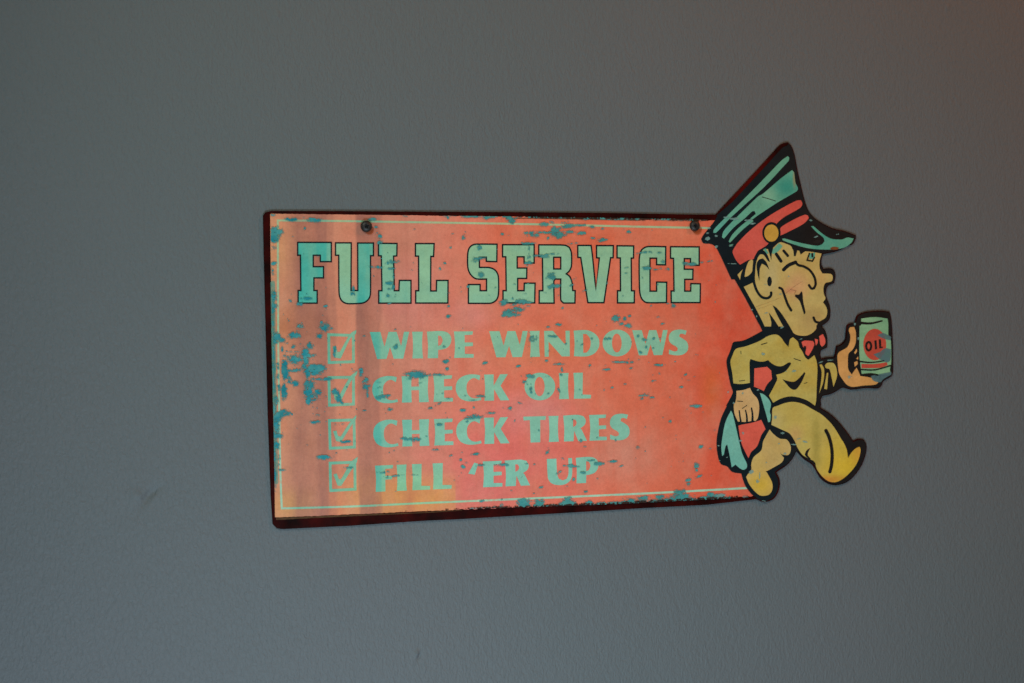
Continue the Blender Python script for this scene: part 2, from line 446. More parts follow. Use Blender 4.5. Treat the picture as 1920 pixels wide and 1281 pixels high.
rect_out = [(1325,947.0),(1200,953.5),(1080,961),(960,968),(860,974),(800,976.5),(652,986.5),(530,992.5),(519,991),(511.5,983),
    (508,930),(502.5,780),(498,600),(494.6,470),(493.4,405),(497.5,398.5),(508,395.6),(650,395.8),(800,397),(1000,398),(1150,399.4),(1300,402.3)]
outline = smooth(fig_out, False, 50, 3) + rect_out

def build_plate():
    h0, h1 = STAND, FACE
    a = np.array(outline)
    # drop near-duplicate points
    keep = [0]
    for i in range(1, len(a)):
        if np.linalg.norm(a[i]-a[keep[-1]]) > 0.8: keep.append(i)
    a = a[keep]; n = len(a)
    d = np.roll(a, -1, 0)-np.roll(a, 1, 0); d /= np.linalg.norm(d, axis=1)[:, None]
    nrm = np.stack([-d[:, 1], d[:, 0]], 1)
    area2 = np.sum(a[:, 0]*np.roll(a[:, 1], -1)-np.roll(a[:, 0], -1)*a[:, 1])
    inn = a + nrm*1.1*(1 if area2 > 0 else -1)
    x, z = plane(a[:, 0], a[:, 1], h1); xi, zi = plane(inn[:, 0], inn[:, 1], h1)
    v = [(p-ox, -h0, q-oz) for p, q in zip(x, z)] + [(p-ox, -(h1-0.0005), q-oz) for p, q in zip(x, z)] + [(p-ox, -h1, q-oz) for p, q in zip(xi, zi)]
    f = []
    for i in range(n):
        j = (i+1) % n
        f.append((i, j, n+j, n+i)); f.append((n+i, n+j, 2*n+j, 2*n+i))
    for t in tessellate_polygon([[Vector((p, q, 0)) for p, q in zip(xi, zi)]]): f.append(tuple(2*n+k for k in t))
    for t in tessellate_polygon([[Vector((p, q, 0)) for p, q in zip(x, z)]]): f.append(t)
    me = bpy.data.meshes.new('plate'); me.from_pydata(v, [], f); me.update()
    import bmesh
    bm = bmesh.new(); bm.from_mesh(me); bmesh.ops.recalc_face_normals(bm, faces=bm.faces); bm.to_mesh(me); bm.free()
    me.materials.append(PLATE)
    o = link(bpy.data.objects.new('plate', me)); o.parent = sign
    return a, nrm*(1 if area2 > 0 else -1)
build_plate()

# layers: 1 red, 2 border / letters, 3 outlines, 4 figure ink, 5 figure colour, 6 figure strokes, 7 details, 8 wear
def jag(p, q, n, amp):
    out = []
    for i in range(n):
        t = i/n; out.append((p[0]+(q[0]-p[0])*t, p[1]+(q[1]-p[1])*t + (random.random()-.5)*2*amp))
    return out
top = [(508,400.5)] + jag((520,401.2),(800,404.2),60,0.35) + jag((800,404.4),(950,406.2),36,0.7) + jag((950,407),(1150,410.5),60,1.6) + jag((1150,410.5),(1335,413.5),50,1.3)
bot = jag((1412,930.5),(1150,943.8),60,1.3) + jag((1150,943.8),(860,955.8),80,1.2) + jag((860,955.8),(520,970.6),90,0.5)
lft = [(515.6,970),(514.2,850),(512.6,780),(509.5,600),(507.2,470),(506.6,402)]
s = Sheet(); s.poly(top + [(1345,413),(1380,500),(1440,600),(1470,700),(1430,900)] + bot + lft, 1, sm=False)
s.build('red_field', [RED], sign)

s = Sheet()
s.stroke([(1345,428),(1200,425.2),(1000,420.6),(780,416.8),(620,414.3),(521,413.4),(521.4,600),(522.4,700),(525.6,883),(528.3,953.4),
          (660,949.8),(800,943.2),(1000,934.6),(1100,930.3),(1250,923.4),(1408,914.8)], 3.9, 2)
s.build('border_line', [LINE], sign)

s = Sheet()
s.stroke([(511.5,530),(512.5,600),(514.2,700),(516.5,800),(518.5,905)], 8.5, 2.5, w1=7)
s.build('teal_margin', [STRIP], sign)
# ---- headline
HL = [
 (A1((455,435),(822,435),(822,645),(702,645),(702,575),(625,575),(625,700),(737,700),(737,822),(632,822),(632,960),(668,960),(668,1098),(460,1098),(460,960),(490,960),(485,575),(455,575)), []),
 (A1((868,440),(1040,440),(1037,960),(1112,960),(1110,442),(1282,442),(1282,580),(1250,580),(1250,980),(1235,1045),(1185,1090),(1110,1102),(990,1102),(935,1070),(910,1010),(905,900),(903,575),(868,575)), []),
 (A1((1337,445),(1540,447),(1537,582),(1502,585),(1510,962),(1560,962),(1565,850),(1692,850),(1692,1098),(1340,1098),(1340,962),(1375,962),(1368,582),(1337,580)), []),
 (A2((-6,448),(198,448),(192,588),(162,588),(160,965),(222,965),(225,850),(350,850),(348,1097),(-3,1097),(-3,963),(30,963),(28,585),(-6,585)), []),
 (A2((885,455),(882,645),(768,642),(768,597),(692,597),(692,708),(800,710),(860,735),(895,790),(902,870),(900,1000),(880,1060),(830,1095),(780,1100),(572,1100),(572,895),(700,895),(700,962),(770,962),(770,835),(660,833),(600,790),(568,720),(563,600),(572,520),(600,475),(650,455)), []),
 (A2((945,460),(1290,460),(1290,660),(1180,660),(1180,592),(1105,592),(1105,715),(1210,715),(1208,828),(1110,828),(1110,962),(1180,962),(1182,880),(1300,880),(1296,1095),(950,1095),(950,962),(985,962),(980,592),(945,592)), []),
 (A2((1340,462),(1620,465),(1675,490),(1697,550),(1697,690),(1675,745),(1640,778),(1680,810),(1705,880),(1710,960),(1738,962),(1735,1097),(1610,1097),(1580,1060),(1580,835),(1520,835),(1505,860),(1508,1098),(1345,1098),(1345,962),(1385,962),(1380,590),(1340,590)),
  [A2((1503,597),(1580,597),(1580,725),(1503,725))]),
 (A3((19,468),(165,468),(182,600),(217,960),(255,605),(225,602),(224,470),(408,470),(405,602),(378,602),(305,1093),(130,1093),(52,600),(20,598)), []),
 (A3((448,472),(630,474),(628,605),(603,607),(606,963),(638,963),(636,1095),(453,1095),(453,963),(486,963),(484,605),(448,603)), []),
 (A3((980,482),(978,680),(880,678),(880,607),(808,607),(808,967),(880,967),(880,868),(990,870),(988,1092),(775,1092),(725,1060),(700,1000),(692,900),(690,620),(705,540),(735,500),(790,480)), []),
 (A3((1032,482),(1345,484),(1345,685),(1250,683),(1250,612),(1182,612),(1182,728),(1277,728),(1275,838),(1187,838),(1187,967),(1252,967),(1254,885),(1358,887),(1355,1092),(1040,1092),(1038,965),(1070,965),(1065,610),(1032,607)), []),
]
for pts, holes in HL:
    s = Sheet(); s.poly(pts, 2, 0, holes, corner=40)
    s.stroke(pts, 2.7, 3, 1, closed=True, corner=40)
    for q in holes: s.stroke(q, 2.7, 3, 1, closed=True, corner=40)
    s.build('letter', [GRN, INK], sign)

# ---- check list lettering: a wide flared capital alphabet in unit boxes
GL = {
 'W': ([(0,0),(.27,0),(.37,.55),(.475,0),(.68,0),(.79,.53),(.865,0),(1,0),(.84,1),(.6,1),(.51,.57),(.415,1),(.18,1)], [], False),
 'I': ([(0,0),(1,0),(.94,.3),(.94,.7),(1,1),(0,1),(.06,.7),(.06,.3)], [], True),
 'P': ([(0,0),(.55,-.02),(.85,.04),(1,.22),(.98,.44),(.85,.6),(.66,.67),(.46,.69),(.45,1),(.02,1),(.04,.5)], [[(.46,.15),(.58,.17),(.65,.33),(.58,.5),(.46,.54)]], True),
 'E': ([(0,0),(.98,0),(.95,.13),(.55,.14),(.55,.42),(.97,.42),(.97,.56),(.55,.57),(.55,.85),(1,.86),(1,1),(0,1),(.05,.5)], [], True),
 'F': ([(0,0),(1,0),(.97,.13),(.56,.14),(.56,.4),(.93,.41),(.93,.54),(.56,.55),(.56,1),(.02,1),(.05,.5)], [], True),
 'N': ([(0,0),(.34,0),(.84,.57),(.83,0),(1,0),(.99,1),(.68,1),(.17,.42),(.17,1),(.01,1)], [], False),
 'D': ([(0,0),(.5,-.02),(.8,.1),(.96,.28),(1,.46),(.97,.68),(.8,.9),(.5,1.01),(0,1),(.03,.5)], [[(.37,.13),(.5,.14),(.62,.28),(.66,.48),(.62,.7),(.5,.86),(.37,.87)]], True),
 'O': ([(.5+.5*math.cos(t*math.pi/12), .5+.53*math.sin(t*math.pi/12)) for t in range(24)], [[(.49+.165*math.cos(t*math.pi/12), .5+.37*math.sin(t*math.pi/12)) for t in range(24)]], True),
 'S': ([(.93,.03),(.87,.2),(.7,.15),(.57,.18),(.56,.27),(.75,.36),(.93,.48),(1,.65),(.95,.85),(.72,.99),(.4,1.02),(.02,.97),(.03,.78),(.3,.86),(.45,.83),(.47,.74),(.38,.66),(.15,.55),(.03,.4),(.06,.18),(.25,.03),(.6,-.02)], [], True),
 'C': ([(.97,.03),(.93,.22),(.75,.13),(.6,.16),(.46,.3),(.42,.5),(.46,.72),(.6,.86),(.78,.9),(.98,.86),(1,.97),(.7,1.01),(.4,.99),(.15,.87),(.02,.65),(0,.42),(.08,.2),(.28,.05),(.55,-.02),(.8,-.01)], [], True),
 'H': ([(0,0),(.37,0),(.36,.4),(.64,.4),(.63,0),(1,0),(.97,.5),(1,1),(.64,1),(.64,.54),(.36,.54),(.37,1),(0,1),(.03,.5)], [], False),
 'K': ([(0,0),(.385,0),(.375,.43),(.64,0),(.95,0),(.65,.44),(1,1),(.64,1),(.39,.56),(.385,1),(0,1),(.03,.5)], [], False),
 'L': ([(0,0),(.54,0),(.51,.84),(1,.86),(.98,1),(.01,1),(.04,.5)], [], False),
 'T': ([(0,0),(1,0),(.98,.15),(.75,.14),(.74,1),(.31,1),(.29,.14),(.02,.15)], [], False),
 'R': ([(0,0),(.6,-.02),(.86,.04),(.96,.2),(.91,.38),(.72,.51),(.78,.56),(1,1),(.63,1),(.46,.6),(.43,1),(.02,1),(.04,.5)], [[(.42,.16),(.52,.17),(.57,.28),(.53,.4),(.42,.45)]], True),
 'U': ([(0,0),(.38,0),(.4,.6),(.47,.79),(.62,.86),(.78,.8),(.85,.6),(.85,0),(1,0),(1,.6),(.93,.85),(.75,1),(.5,1.04),(.22,.98),(.06,.82),(.02,.6)], [], True),
 "'": ([(.62,.03),(1,.08),(.65,.5),(0,.45)], [], False),
}
LINES = [
 (lambda x: 622.6-(x-695)*.0066, lambda x: 673.3-(x-710)*.0138,
  [('W',693.5,767.7),('I',772.9,793),('P',800.6,846.1),('E',851.3,887.9),('W',917.4,989.9),('I',993.5,1012.2),('N',1020.5,1068.6),('D',1075.8,1123.8),('O',1129.8,1184.4),('W',1185.6,1252.3),('S',1253.1,1290.4)]),
 (lambda x: 705.5-(x-760)*.0203, lambda x: 755-(x-760)*.0223,
  [('C',698.1,745.9),('H',753.1,803.7),('E',812.6,849),('C',854.7,902.3),('K',908,954.9),('O',983.5,1041),('I',1048,1066.5),('L',1075.4,1108.3)]),
 (lambda x: 786.8-(x-775)*.0262, lambda x: 837.2-(x-765)*.0312,
  [('C',699.9,747),('H',754,804.9),('E',814,850),('C',855.6,902.8),('K',908,955.5),('T',981.3,1023.9),('I',1028.7,1047.6),('R',1056.2,1100.3),('E',1104.9,1137.5),('S',1142.7,1180.5)]),
 (lambda x: 872.8-(x-715)*.039, lambda x: 922.2-(x-710)*.0421,
  [('F',703.3,737.6),('I',743.7,762.6),('L',772.5,806.6),('L',811.3,847),("'",877.9,896.8),('E',905.4,941.8),('R',946.6,993.8),('U',1025.6,1072.9),('P',1079.7,1122)]),
]
for top_, base_, letters in LINES:
    for ch, x0, x1 in letters:
        pts, holes, sm_ = GL[ch]
        def m(q): 
            out = []
            for u, v in q:
                x = x0+u*(x1-x0); out.append((x + (v-.5)*0.6, top_(x)+v*(base_(x)-top_(x))))
            return out
        s = Sheet(); s.poly(m(pts), 2, 0, [m(q) for q in holes], corner=44)
        s.build('apostrophe' if ch == "'" else 'letter', [GRN], sign)

# ---- check boxes with their ticks
BX = [B1((778,203),(1078,212),(1080,530),(783,540)), B1((780,672),(1080,668),(1080,992),(787,1006)),
      C1((785,35),(1085,28),(1091,355),(795,370)), C1((793,500),(1094,490),(1098,815),(800,832))]
CK = [B1((835,348),(872,342),(888,405),(915,408),(985,280),(1038,200),(1095,168),(1088,212),(1030,262),(925,480),(862,470)),
      B1((835,812),(872,806),(888,870),(915,872),(985,745),(1038,665),(1110,612),(1095,660),(1035,730),(925,948),(862,935)),
      C1((842,168),(880,160),(895,215),(925,225),(995,115),(1050,40),(1095,-12),(1088,40),(1035,115),(930,285),(875,275)),
      C1((845,638),(882,628),(905,690),(928,690),(995,575),(1040,500),(1112,445),(1095,520),(1035,600),(930,765),(890,760))]
for b, c in zip(BX, CK):
    a = np.array(b); ctr = a.mean(0); inn = [tuple(p + (ctr-p)*np.array([5.4/25.8, 5.4/28.0])) for p in a]
    s = Sheet(); s.poly(b, 2, 0, [inn], sm=False); o = s.build('check_box', [BOXG], sign)
    s = Sheet(); s.poly(c, 3, 0, corner=60); s.build('check_mark', [BOXG], o)

# ---- the attendant
left_side = L6((500,1105),(440,1065),(370,970),(335,880),(320,820),(210,800),(150,735),(80,710),(45,640),(22,480),(35,330),(80,150),(150,0)) + \
  G5((150,1080),(240,910),(235,860),(210,790),(165,560),(160,460),(205,350),(240,240),(265,220),(380,205),(500,150),(635,75),(600,0)) + \
  E3((700,950),(570,700),(450,490),(415,490),(260,160),(200,105),(110,95),(85,50)) + D9((110,1110),(215,980),(262,905))
def inset(pts, d0):
    a = np.array(pts); d = np.gradient(a, axis=0); d /= np.linalg.norm(d, axis=1)[:, None]+1e-9
    n = np.stack([-d[:, 1], d[:, 0]], 1)
    w = d0 if np.ndim(d0) == 0 else np.array(d0)[:, None]
    return [tuple(p) for p in a + n*w]
fo = smooth(fig_out, False, 50, 3)
kk = [0]
for i in range(1, len(fo)):
    if math.dist(fo[i], fo[kk[-1]]) > 2.0: kk.append(i)
fo = [fo[i] for i in kk]
wd = []
for (x, y) in fo:      # the maroon margin is widest up the back of the cap
    if y < 400 and x < 1478: wd.append(6.5*min(1, (x-1342)/16))
    elif y > 860 and 1440 < x < 1470: wd.append(3.4)
    else: wd.append(1.9)
base = inset(fo, wd) + smooth(left_side, False, 55, 3)
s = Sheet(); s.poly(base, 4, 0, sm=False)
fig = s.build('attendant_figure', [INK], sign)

def part(name, mats, *polys):
    s = Sheet()
    for p in polys: p(s)
    return s.build(name, mats, fig)
P_ = lambda pts, lay=5, mat=0, corner=58: (lambda s: s.poly(pts, lay, mat, corner=corner))
S_ = lambda pts, w, lay=6, mat=0, w1=None: (lambda s: s.stroke(pts, w, lay, mat, w1=w1))

part('background_gap', [GAPRED],
  P_(G5((530,575),(700,555),(755,605),(765,720),(700,790),(655,880),(600,850),(525,820)), corner=28))
part('background_gap', [GAPRED],
  P_(L6((285,245),(340,230),(450,210),(560,175),(610,285),(560,360),(510,490),(440,560),(405,635),(330,480),(300,360))))
part('cap', [CAPM, INK2],
  P_(D9((1030,250),(1046,265),(1040,300),(1000,345),(760,600),(420,910),(250,1085),(218,1085),(225,1050),(330,940),(700,570),(960,300))),
  P_(D9((1078,402),(1100,430),(1115,540),(1142,600),(1125,635),(920,755),(700,900),(640,945),(622,930),(682,880),(668,850),(640,855),(560,930),(440,1030),(335,1150),(312,1135),(330,1070),(390,1000),(500,890),(700,695),(760,660),(960,490))),
  P_(D9((645,935),(655,960),(590,1010),(520,1070),(400,1195),(385,1180),(430,1100),(520,1010),(600,950))),
  P_(D9((385,1222),(410,1215),(440,1210),(412,1232))),
  S_(D9((750,695),(820,715),(900,740)), 1.3, 6, 1))
part('cap_band', [HATR, INK],
  P_(D9((1130,735),(1175,732),(1190,770),(1165,815),(1000,910),(930,965),(905,1000),(885,1100),(812,1212),(760,1250),(700,1290),(660,1370),(600,1385),(512,1434),(470,1391),(430,1306),(437,1270),(490,1190),(620,1060),(800,920),(1000,800))),
  P_(D9((1215,890),(1250,898),(1257,930),(1200,990),(1050,1070),(945,1120),(955,1030),(1100,940))))
part('cap_badge', [INK, GOLD],
  lambda s: s.ellipse(*D9((853,1088))[0], 17.2, 20.3, 6, 0), lambda s: s.ellipse(*D9((852,1090))[0], 13.4, 16.0, 7, 1))
part('cap_visor', [HATG, INK2, RUST],
  P_(D9((1285,1015),(1312,1015),(1400,1090),(1500,1150),(1620,1160),(1680,1138),(1750,1150),(1720,1200),(1640,1250),(1500,1270),(1300,1262),(1150,1230),(980,1170),(970,1150),(1000,1150),(1150,1192),(1340,1228),(1400,1215),(1432,1180),(1420,1140),(1340,1075)), 5, 0),
  P_(D9((1300,1190),(1340,1165),(1395,1165),(1390,1190),(1340,1205)), 5, 1),
  P_(D9((1490,1258),(1530,1238),(1590,1248),(1570,1270),(1510,1270)), 6, 2))
part('face', [FACEM],
  P_(E3((780,160),(860,150),(940,85),(1010,100),(1065,125),(1090,165),(1200,180),(1300,190),(1400,208),(1378,290),(1380,370),(1410,425),(1500,430),(1522,462),(1508,510),(1440,530),(1420,590),(1425,650),(1442,695),(1415,740),(1450,790),(1462,850),(1440,910),(1385,945),(1345,990),(1340,1030),(1290,1080),(1220,1105),(1130,1095),(1080,1060),(1045,990),(985,1005),(930,1003),(850,1003),(780,1003),(700,840),(550,570),(650,525),(655,400),(670,300),(700,230),(740,190))),
  P_(E3((640,270),(656,300),(642,400),(600,450),(560,462),(570,390),(600,300))),
  P_(E3((540,380),(520,430),(510,495),(482,440),(505,415))))
for (cx, cy) in ((692, 434), (1307, 434)):  # orange-tinted shadow at the lower right of each screw, painted on the print
    s = Sheet(); s.poly([(cx-9, cy-3), (cx, cy-9), (cx+9, cy-6), (cx+8, cy+2), (cx+3, cy+6), (cx-4, cy+5)], 8.2, corner=180)
    s.build('screw_shadow_tint', [SCRSHADE], sign)
part('temple_tint', [HATG],
  P_(E3((935,92),(905,125),(850,180),(868,215),(930,180),(975,125)), 6))
part('hair_tint', [HATG], P_(E3((790,150),(765,160),(800,215),(822,205)), 6))
part('hairline_crack', [CRACK], S_(E3((690,785),(820,740),(950,690)), 1.0, 5.6), S_(E3((700,815),(860,760)), 0.8, 5.6), S_(E3((1010,640),(1110,560),(1195,508)), 1.0, 5.6),
  S_(E3((1060,600),(1120,612),(1100,655)), 1.6, 5.6))
part('eye_white', [HATG],
  P_(E3((1265,205),(1332,195),(1322,262),(1268,268)), 6))
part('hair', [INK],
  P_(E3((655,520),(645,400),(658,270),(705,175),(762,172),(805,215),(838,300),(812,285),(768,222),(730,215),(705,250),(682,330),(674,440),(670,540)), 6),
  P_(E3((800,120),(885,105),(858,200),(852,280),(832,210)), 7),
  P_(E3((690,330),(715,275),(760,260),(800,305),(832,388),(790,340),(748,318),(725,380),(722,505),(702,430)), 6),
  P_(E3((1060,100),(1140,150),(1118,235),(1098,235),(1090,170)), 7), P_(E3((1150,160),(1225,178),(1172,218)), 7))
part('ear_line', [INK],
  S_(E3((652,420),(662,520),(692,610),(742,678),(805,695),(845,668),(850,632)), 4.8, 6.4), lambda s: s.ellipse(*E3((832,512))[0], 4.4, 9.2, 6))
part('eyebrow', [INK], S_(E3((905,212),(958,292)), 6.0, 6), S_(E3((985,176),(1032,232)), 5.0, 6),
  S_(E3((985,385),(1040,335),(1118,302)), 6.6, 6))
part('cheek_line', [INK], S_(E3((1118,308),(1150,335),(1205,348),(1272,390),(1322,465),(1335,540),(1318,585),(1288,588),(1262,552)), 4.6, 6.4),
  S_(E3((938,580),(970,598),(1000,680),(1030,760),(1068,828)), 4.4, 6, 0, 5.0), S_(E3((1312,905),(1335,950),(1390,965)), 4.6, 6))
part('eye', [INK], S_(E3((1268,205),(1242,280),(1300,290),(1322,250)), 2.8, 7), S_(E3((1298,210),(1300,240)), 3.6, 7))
part('mouth', [INK], P_(S7((690,648),(706,670),(716,780),(745,920),(725,942),(690,830),(662,762),(608,715),(615,690),(660,690)), 6))
part('neck_shadow_print', [INK],
  P_(E3((865,772),(910,800),(975,880),(1045,990),(1090,1070),(1000,1012),(985,1006),(925,900)), 6),
  P_(E3((822,848),(880,925),(932,1006),(900,1012),(848,1008),(850,950)), 6))
part('jacket', [CLOTH, INK],
  P_(G5((780,125),(840,130),(890,170),(930,230),(985,290),(1005,190),(1045,160),(1110,220),(1130,290),(1170,350),(1210,430),(1250,462),(1330,400),(1360,480),(1372,600),(1362,800),(1355,1000),(1340,1075),(1250,1012),(1130,965),(1000,950),(880,980),(780,1035),(725,940),(790,820),(835,720),(820,660),(900,640),(960,600),(1022,515),(1010,495),(980,500),(900,545),(820,540),(750,500),(715,465),(650,485),(570,480),(478,450),(465,500),(470,770),(350,785),(250,775),(235,640),(210,490),(240,400),(285,315),(420,280),(600,210),(700,150))),
  S_(G5((622,258),(700,235)), 1.6, 6, 1), S_(G5((1058,445),(1150,475)), 1.4, 6, 1), S_(G5((1195,778),(1235,765)), 1.2, 6, 1), S_(G5((350,345),(352,385)), 1.2, 6, 1),
  S_(G5((330,745),(405,735)), 1.2, 6, 1))
part('pocket', [INK], P_(G5((905,720),(960,740),(1050,755),(1100,730),(1160,670),(1195,625),(1212,640),(1160,760),(1100,845),(1060,862),(1010,840),(950,775)), 6))
part('bow_tie', [BOW, INK],
  P_(G5((1160,225),(1200,205),(1310,210),(1330,250),(1300,330),(1250,410),(1212,375),(1225,300),(1180,290))),
  P_(G5((1335,180),(1378,190),(1372,240),(1350,272))), P_(G5((1395,145),(1445,118),(1475,190),(1472,250),(1432,288),(1408,250))),
  P_(G5((1185,275),(1222,280),(1218,330)), 6, 1))
part('sleeve_cuff', [CLOTH],
  P_(N4((235,795),(262,790),(290,850),(280,1000),(230,1140),(252,1000),(260,880))),
  P_(N4((300,800),(330,772),(400,775),(435,830),(445,930),(402,1062),(380,950),(355,850),(310,835))),
  P_(N4((322,895),(340,890),(325,1090),(290,1085),(310,960))))
part('raised_hand', [ORNG],
  P_(N4((600,345),(650,340),(670,400),(670,520),(640,600),(592,650),(578,680),(575,760),(580,850),(622,912),(650,870),(680,830),(705,880),(725,930),(850,950),(930,985),(940,1010),(900,1035),(760,1045),(640,1060),(570,1040),(510,970),(470,900),(455,800),(450,680),(475,640),(560,590),(595,530),(605,450),(585,380))),
  P_(N4((650,650),(680,600),(684,635),(662,668))), P_(N4((675,725),(700,692),(698,730))), P_(N4((650,765),(688,750),(692,785),(658,820))))
part('oil_can', [CANG, CANR, INK, SMUDGE],
  P_(N4((735,240),(900,222),(1050,240),(1060,300),(1062,450),(1090,500),(1095,760),(1080,850),(1088,895),(1000,915),(740,905),(735,860),(718,740),(712,600),(715,330),(735,320)), 5, 0),
  S_(N4((725,292),(850,298),(985,268)), 5.0, 6, 2, 3.0),
  lambda s: s.ellipse(*N4((898,552))[0], 21.5, 29.5, 6, 1),
  S_(N4((720,755),(850,768),(1010,748)), 3.0, 7, 2, 2.0), P_(N4((738,785),(900,785),(1045,765),(1052,800),(950,832),(738,835)), 6, 1),
  S_(N4((730,852),(900,856),(1085,805)), 2.6, 7, 2), S_(N4((740,915),(850,905),(935,918)), 3.0, 7, 2),
  P_(N4((930,440),(1000,415),(1095,460),(1085,500),(1000,480)), 7, 3), P_(N4((880,670),(960,640),(1020,598),(1092,610),(1085,740),(1040,770),(960,730)), 7, 3),
  P_(N4((850,930),(960,905),(1095,880),(1098,912),(1010,960),(960,1005),(880,985)), 7, 3))
part('can_lettering', [INK],
  lambda s: s.stroke([(1500+ (825+30*math.cos(t*math.pi/8))*200/1281, 560+(572+50*math.sin(t*math.pi/8))*200/1281) for t in range(16)], 4.0, 8, closed=True),
  lambda s: s.poly(N4((893,505),(920,500),(926,605),(902,612)), 8, sm=False), lambda s: s.poly(N4((945,492),(972,488),(976,580),(995,578),(996,592),(952,598)), 8, sm=False))
part('lowered_hand', [HAND, INK],
  P_(G5((290,875),(380,865),(470,835),(510,910),(570,980),(592,1060),(592,1150),(575,1240),(545,1278),(515,1272),(440,1288),(370,1290),(310,1285),(265,1180),(255,1060),(275,1030),(290,950)), 6, 0),
  S_(G5((328,1140),(338,1220),(350,1292)), 2.4, 7, 1, 3.4), S_(G5((412,1135),(428,1210),(432,1292)), 2.4, 7, 1, 4), S_(G5((492,1105),(505,1190),(505,1275)), 2.6, 7, 1, 4.4),
  S_(G5((300,1012),(375,1018)), 1.3, 7, 1), S_(G5((370,1110),(430,1070)), 1.3, 7, 1))
part('towel', [TOWEL],
  P_(G5((603,903),(665,930),(730,1000),(752,1060),(735,1150),(748,1200),(740,1290),(715,1295),(690,1200),(650,1060))),
  P_(L6((195,65),(215,100),(250,240),(290,420),(330,580),(385,700),(385,750),(345,775),(300,755),(250,712),(205,745),(195,690),(175,580),(150,468),(128,500),(110,590),(90,610),(80,500),(95,370),(130,200))))
part('front_leg', [LEG],
  P_(L6((700,30),(760,5),(850,-28),(950,-40),(1060,-15),(1160,40),(1280,110),(1380,200),(1450,290),(1520,410),(1560,490),(1500,560),(1240,745),(1190,670),(1150,650),(1060,600),(1000,520),(960,430),(900,340),(820,300),(680,235),(690,150),(690,90)), 5))
part('front_boot', [LEG],
  P_(L6((1215,560),(1320,420),(1440,400),(1520,410),(1580,520),(1596,600),(1600,635),(1640,570),(1690,520),(1740,498),(1752,540),(1730,640),(1680,740),(1580,850),(1480,915),(1400,922),(1330,890),(1270,830),(1215,735)), 6))
part('back_leg', [BLEG],
  P_(L6((660,290),(700,340),(780,400),(860,410),(900,460),(915,520),(900,580),(860,605),(820,600),(830,640),(800,690),(700,750),(610,795),(520,800),(410,820),(440,770),(440,700),(470,620),(560,540),(580,440),(620,360))))
part('back_boot', [BLEG],
  P_(L6((608,793),(650,850),(690,930),(692,1010),(660,1065),(610,1085),(540,1080),(470,1020),(410,940),(378,860),(412,815),(500,790)), 6))
part('trouser_crease', [INK],
  S_(L6((1335,302),(1372,380),(1402,500),(1410,620),(1400,730),(1382,800)), 6.4, 7), P_(L6((1150,512),(1125,560),(1118,600),(1150,640),(1150,650),(1105,625),(1080,590),(1105,540)), 7),
  P_(L6((785,565),(815,595),(880,600),(860,625),(825,622)), 7))

# ------------------------------------------------------------------ wear: flecks of bare teal under the print
def vnoise(h, w, cell, seed, octaves=3, ax=1.0):
    r = np.random.default_rng(seed); out = np.zeros((h, w)); amp = 1; tot = 0
    for o in range(octaves):
        c = cell/2**o; gh, gw = int(h/c)+3, int(w/(c*ax))+3; g = r.random((gh, gw))
        y = np.arange(h)/c; x = np.arange(w)/(c*ax); yi = y.astype(int); xi = x.astype(int)
        fy = (y-yi)[:, None]; fx = (x-xi)[None, :]; fy = fy*fy*(3-2*fy); fx = fx*fx*(3-2*fx)
        g00 = g[np.ix_(yi, xi)]; g01 = g[np.ix_(yi, xi+1)]; g10 = g[np.ix_(yi+1, xi)]; g11 = g[np.ix_(yi+1, xi+1)]
        out += amp*((g00*(1-fx)+g01*fx)*(1-fy)+(g10*(1-fx)+g11*fx)*fy); tot += amp; amp *= 0.6
    return out/tot

def grid_mask_mesh(name, mask, x0, y0, cell, lay, mat):
    ys, xs = np.nonzero(mask)
    h = FACE + lay*LAY; nh, nw = mask.shape
    ids = {}
    key = np.stack([ys*(nw+1)+xs, ys*(nw+1)+xs+1, (ys+1)*(nw+1)+xs+1, (ys+1)*(nw+1)+xs], 1)
    uq, inv = np.unique(key, return_inverse=True); inv = inv.reshape(key.shape)
    vy, vx = uq//(nw+1), uq % (nw+1)
    # soften the stair steps: pull each corner of the mask towards its filled neighbours
    x, z = plane(x0+vx*cell, y0+vy*cell, h)
    v = np.stack([x-ox, np.full_like(x, -h), z-oz], 1)
    me = bpy.data.meshes.new(name); me.from_pydata(v.tolist(), [], inv[:, ::-1].tolist()); me.update(); me.materials.append(mat)
    o = link(bpy.data.objects.new(name, me)); o.parent = sign; o['kind'] = 'stuff'
    return o

CH = []   # cx, cy, half width, half height in photo pixels, strength
def add(t, *e):
    for c in e:
        (x, y), = t((c[0], c[1])); k = K
        CH.append((x, y, c[2]*k, c[3]*k, c[4] if len(c) > 4 else 1.0))
add(A1, (385,185,62,20),(655,190,80,22),(210,290,45,40),(200,370,50,60),(250,320,40,40),(180,130,30,20,.8),(185,490,45,30,.7),(200,665,35,16),(180,760,18,35,.7),
    (195,1040,42,60,.85),(190,1150,42,60,.8),(530,280,16,16,.6),(530,160,20,12,.6),(375,1070,26,18),(380,1000,14,14,.6),(540,1050,55,15,.9),(480,1105,48,18),(760,1130,24,10),(1265,185,38,16),
    (1305,270,22,16),(1355,370,18,28),(1350,430,34,28),(1315,705,75,14),(1480,650,62,22,.9),(1470,720,45,12,.8),(1500,790,14,45,.9),(1460,880,40,24),(1500,925,14,34,.9),
    (1440,1015,20,24,.6),(1500,1030,34,10,.6),(1062,930,16,60,.7),(1055,995,26,20,.8),(1462,1100,22,8),(1630,147,22,8),(1705,735,14,10,.6),(1460,945,30,10,.6))
